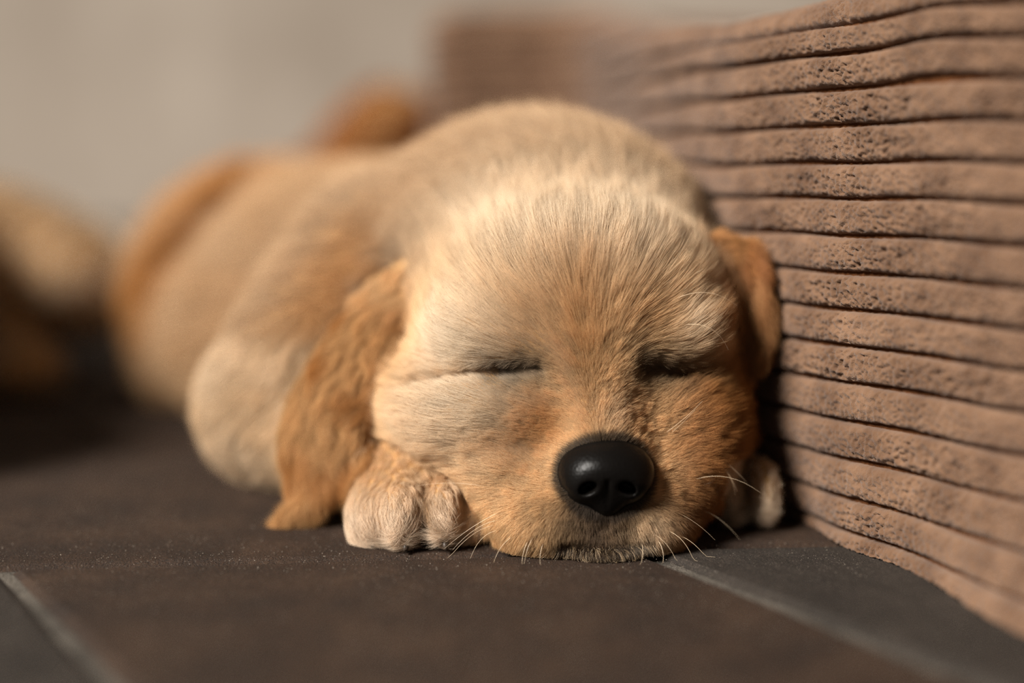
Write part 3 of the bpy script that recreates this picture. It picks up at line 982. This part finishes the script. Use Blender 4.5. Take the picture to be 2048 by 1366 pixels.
        ob = grow(nm, f, R, fl, ln, np.full(len(R), 0.20), cc, root, 7, 0.5, 0.8, 0.0055, 0.15, gravity=0.12, curl=0.30, seed=sd)
        tag(ob, "wavy amber fur of a drooping ear", kind="stuff")
    # paws
    for nm, mask, c0, n, sd in (("paw_fur", paw_l, W(815, 940, 46.5), 26000, 31), ("paw_fur", paw_r, W(1495, 930, 47.8), 9000, 32)):
        R = sample_surface(V, Q, mask * vis * 1.0, n, rg)
        d = norm(R - (c0 + np.array([0, 0.8, 0.6])))
        fl = norm(d + np.array([0, -0.9, -0.55]))
        qx, qy = pix(R)
        cc = lerp(np.tile(GOLD, (len(R), 1)), CREAM * np.array([1.0, 1.0, 1.05]), 0.25 + 0.7 * sstep(930, 1030, qy))
        if mask is paw_r:
            cc = lerp(cc, WHITE, np.full(len(R), 0.6))
            cc = lerp(cc, AMBER * 0.4, 0.85 * np.exp(-((qx - 1493) / 12) ** 2))  # shade between the far toes put into the hair colour
        if mask is paw_l:
            gap_shade = np.exp(-((qx - 852) / 11) ** 2) * sstep(950, 985, qy)
            cc = lerp(cc, AMBER * 0.5, 0.85 * gap_shade)  # dark hair colour stands in for shade between two toes
        ln = 0.40 + 0.65 * sstep(950, 1050, qy)
        ob = grow(nm, f, R, fl, ln, np.full(len(R), 0.10), cc, root, 7, 0.30, 0.9, 0.0042, 0.18, gravity=0.16, curl=0.14, seed=sd)
        tag(ob, "pale cream fur of a forepaw", kind="stuff")
    # foreleg
    R = sample_surface(V, Q, leg * vis * 1.0, 26000, rg)
    ax = np.array([-0.55, 0.83, 0.0])
    def body_flow(R):
        w = (sstep(56, 52, R[:, 1]) * sstep(9, 4.5, R[:, 2]) * sstep(-1.5, -5, R[:, 0]))[:, None]
        lat = (R[:, 0] - np.interp(R[:, 1], [50, 75], [2, -13])) * 0.05
        z = np.zeros(len(R))
        return norm(ax * (1 - w) + np.stack([lat, z, z - 0.35], 1) + w * np.array([-0.25, -0.15, -0.8]))
    fl = body_flow(R)
    cc = lerp(np.tile(CREAM * 0.9, (len(R), 1)), GOLD * 0.85, 0.15 + 0.35 * sstep(0.0, 0.5, vnoise(R, 0.6, 4)))
    ob = grow("foreleg_fur", f, R, fl, np.full(len(R), 1.1), np.full(len(R), 0.28), cc, root, 6, 0.45, 0.6, 0.0075, 0.16, gravity=0.08, curl=0.06, seed=41)
    tag(ob, "soft cream fur of the foreleg and elbow", kind="stuff")
    # trunk
    seen = trunk * vis * np.where(nr[:, 1] < 0.55, 1.0, 0.15)
    R = sample_surface(V, Q, seen, 140000, rg)
    fl = body_flow(R)
    back = sstep(8, 12.5, R[:, 2])
    cc = lerp(np.tile(lerp(GOLD[None], CREAM, np.array([0.45]))[0], (len(R), 1)), CREAM, 0.5 * sstep(-0.2, 0.5, vnoise(R, 0.35, 9)))
    cc = lerp(cc, CREAM, 0.7 * sstep(57, 51, R[:, 1]))
    crease = dist_poly(R, np.array([(-16.5, 65.5, 9.2), (-13.2, 68.5, 11.0), (-10.5, 71.0, 12.0)]))
    cc = lerp(cc, AMBER, 0.3 * sstep(66, 72, R[:, 1]))
    cc = cc * np.array([0.68, 0.60, 0.52])
    cc = lerp(cc, AMBER * np.array([0.85, 0.68, 0.25]), 0.97 * np.exp(-(dist_poly(R, L3["H"]) / 2.0) ** 2))  # amber band colours in the shaded crease between flank and haunch
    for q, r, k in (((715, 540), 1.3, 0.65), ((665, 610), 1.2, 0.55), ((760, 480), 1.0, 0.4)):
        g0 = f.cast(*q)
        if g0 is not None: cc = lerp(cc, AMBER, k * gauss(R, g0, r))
    ln = 1.2 + 0.7 * sstep(52, 62, R[:, 1])
    ob = grow("trunk_fur", f, R, fl, ln, 0.25 + 0.22 * ln, cc, root, 6, 0.45, 0.4, 0.0085, 0.16, gravity=0.05, curl=0.05, seed=51)
    tag(ob, "fluffy pale golden fur of the back and flank", kind="stuff")
    print("fur", time.time() - t0)

    # ---- whiskers, lashes, claws
    def whisker(p0, p1, bow, r=0.0075, nm="whisker"):
        a = f.cast(*p0)
        if a is None: return
        b = W(p1[0], p1[1], p1[2])
        t = np.linspace(0, 1, 10)[:, None]
        P = a * (1 - t) + b * t + np.array(bow) * (4 * t * (1 - t))
        P[:, 2] = np.maximum(P[:, 2], 0.05)
        o = tube(nm, P, np.linspace(r, r * 0.25, 10), M_WHISK, root, 5)
        return o
    for p0, p1, bow in [
        ((1375, 965), (1520, 985, 43.5), (0, 0, 0.35)),
        ((1320, 1030), (1368, 1068, 42.8), (0, 0, 0.15)), ((1345, 1022), (1430, 1080, 43.0), (0, 0, 0.12)),
        ((1400, 1020), (1480, 1080, 44.0), (0, 0, 0.18)), ((1330, 1060), (1395, 1145, 42.2), (0.1, 0, 0.25)),
        ((1310, 1075), (1322, 1146, 41.9), (0.15, 0, 0.1)), ((1355, 1070), (1430, 1140, 42.6), (0, 0, 0.2)),
        ((1280, 1080), (1278, 1142, 41.8), (0.1, 0, 0.1)), ((1290, 1060), (1355, 1128, 42.2), (0.1, 0, 0.15)),
        ((980, 975), (835, 972, 43.6), (0, 0, 0.12)), ((1010, 1020), (888, 1098, 42.8), (0, 0, 0.12)),
        ((1000, 1040), (905, 1100, 42.6), (0, 0, 0.2)), ((1000, 1060), (940, 1120, 42.4), (-0.1, 0, 0.2)),
        ((1060, 1075), (1045, 1150, 41.9), (-0.1, 0, 0.05)), ((1090, 1080), (1082, 1140, 41.8), (-0.08, 0, 0.05)),
        ((1030, 1070), (985, 1135, 42.0), (-0.1, 0, 0.1)), ((1070, 1070), (1048, 1132, 41.9), (-0.05, 0, 0.08)),
        ((995, 1050), (895, 1120, 42.5), (0, 0, 0.25)),
        ((1325, 870), (1405, 802, 43.0), (0, -0.1, -0.03)), ((1335, 872), (1390, 820, 43.2), (0, -0.1, 0.0)),
        ((1330, 610), (1475, 612, 44.2), (0, -0.3, 0.45)), ((1345, 625), (1405, 612, 44.4), (0, -0.2, 0.15)),
        ((1345, 655), (1457, 700, 44.0), (0.15, -0.3, 0.42)), ((1372, 562), (1408, 538, 44.6), (0, -0.2, 0.08)),
        ((1035, 735), (1045, 712, 43.6), (0, -0.1, 0.0)), ((948, 752), (948, 735, 44.6), (0, -0.1, 0.0)),
    ]:
        whisker(p0, p1, bow)
    for (q, y, dr) in ((W(1533, 1018, 46.2), 0, (0.05, -0.35, -0.55)), (W(1470, 1025, 46.4), 0, (0.0, -0.3, -0.5)),
                       (W(812, 1085, 43.3), 0, (0, -0.25, -0.4)), (W(748, 1082, 43.9), 0, (-0.05, -0.25, -0.4)), (W(890, 1080, 43.4), 0, (0.05, -0.25, -0.4))):
        t = np.linspace(0, 1, 6)[:, None]
        P = q + np.array(dr) * t + np.array([0, -0.12, 0.05]) * (4 * t * (1 - t))
        P[:, 2] = np.maximum(P[:, 2], 0.12)
        tube("claw", P, np.linspace(0.14, 0.03, 6), M_CLAW if q[0] > 0 else M_CLAW_DARK, root, 8)
    return root, f

pup, pf = build_puppy()

# ------------------------------------------------------------------ the two littermates lying out of focus behind
def littermate(name, label, prims, lo, hi, n, base, flow, seed, ln=1.6):
    root = empty(name)
    tag(root, label, "puppy")
    f = Field(lo, hi, 0.32)
    for kind, *a in prims:
        (f.ell if kind == 'e' else f.cap)(*a)
    f.smooth(1)
    f.floor(0.08)
    V, Q = f.nets()
    mesh_np("body", V, Q, M_SKIN, root)
    if not FUR: return root
    cen = V[Q].mean(1)
    rg = np.random.default_rng(seed)
    R = sample_surface(V, Q, (cen[:, 2] > 0.2) * 1.0, n, rg)
    cc = lerp(np.tile(base, (len(R), 1)), base * 1.3, 0.6 * sstep(-0.1, 0.6, vnoise(R, 0.3, seed)))
    ob = grow("coat", f, R, norm(np.tile(np.array(flow), (len(R), 1))), np.full(len(R), ln), np.full(len(R), 0.5), cc, root,
              5, 0.6, 0.5, 0.02, 0.25, gravity=0.06, seed=seed)
    tag(ob, kind="stuff")
    return root

littermate("puppy", "blurred pale golden puppy cut off by the left edge of the picture",
           [('e', (-32, 81, 5.2), (8.5, 7.5, 4.8), 1.5), ('e', (-34.5, 71, 5.6), (6.5, 9, 5.6), 2.5), ('e', (-25.0, 79.5, 4.8), (3.8, 4.5, 3.0), 1.5),
            ('c', (-29, 78, 2.8), (-25.2, 71.5, 1.2), 1.9, 1.2, 0.8), ('e', (-24.6, 70.8, 1.1), (1.7, 2.5, 1.05), 0.6),
            ('e', (-31.0, 62, 6.6), (6.0, 6.5, 6.6), 2.5), ('e', (-28.3, 53.5, 6.0), (5.0, 4.9, 5.2), 2.0), ('e', (-27.4, 48.8, 3.0), (2.6, 3.0, 2.2), 1.2), ('c', (-24.2, 54.0, 6.6), (-23.6, 52.5, 2.2), 1.0, 0.9, 0.5),  # forebody out of view, shaped and shifted to shade the floor
            ('c', (-28, 60, 3), (-26, 53, 1.4), 2.2, 1.3, 1.0), ('e', (-24.6, 50.6, 1.3), (1.7, 2.4, 1.2), 0.5)],
           (-48, 44, -0.6), (-19, 92, 14.5), 30000, CREAM * 0.75, (-0.3, -0.1, -0.6), 61)
littermate("puppy", "blurred amber puppy huddled at the far end of the cushion before the pale wall",
           [('e', (-9.4, 99, 7.4), (4.6, 5.5, 7.3), 1.5), ('e', (-14.5, 100, 5.2), (5.5, 6, 5.3), 2.5), ('e', (-8.0, 95.5, 13.2), (2.6, 2.8, 2.6), 1.5),
            ('c', (-8, 94.5, 6), (-8, 92, 1.4), 1.8, 1.4, 1.0), ('e', (-8, 91, 1.2), (1.5, 2.0, 1.1), 0.5), ('c', (-19, 103, 3), (-25, 100, 1.4), 1.6, 1.0, 1.2)],
           (-28, 86, -0.6), (-1, 110, 18), 20000, AMBER * np.array([0.6, 0.47, 0.36]), (-0.2, 0.0, -1.0), 62)
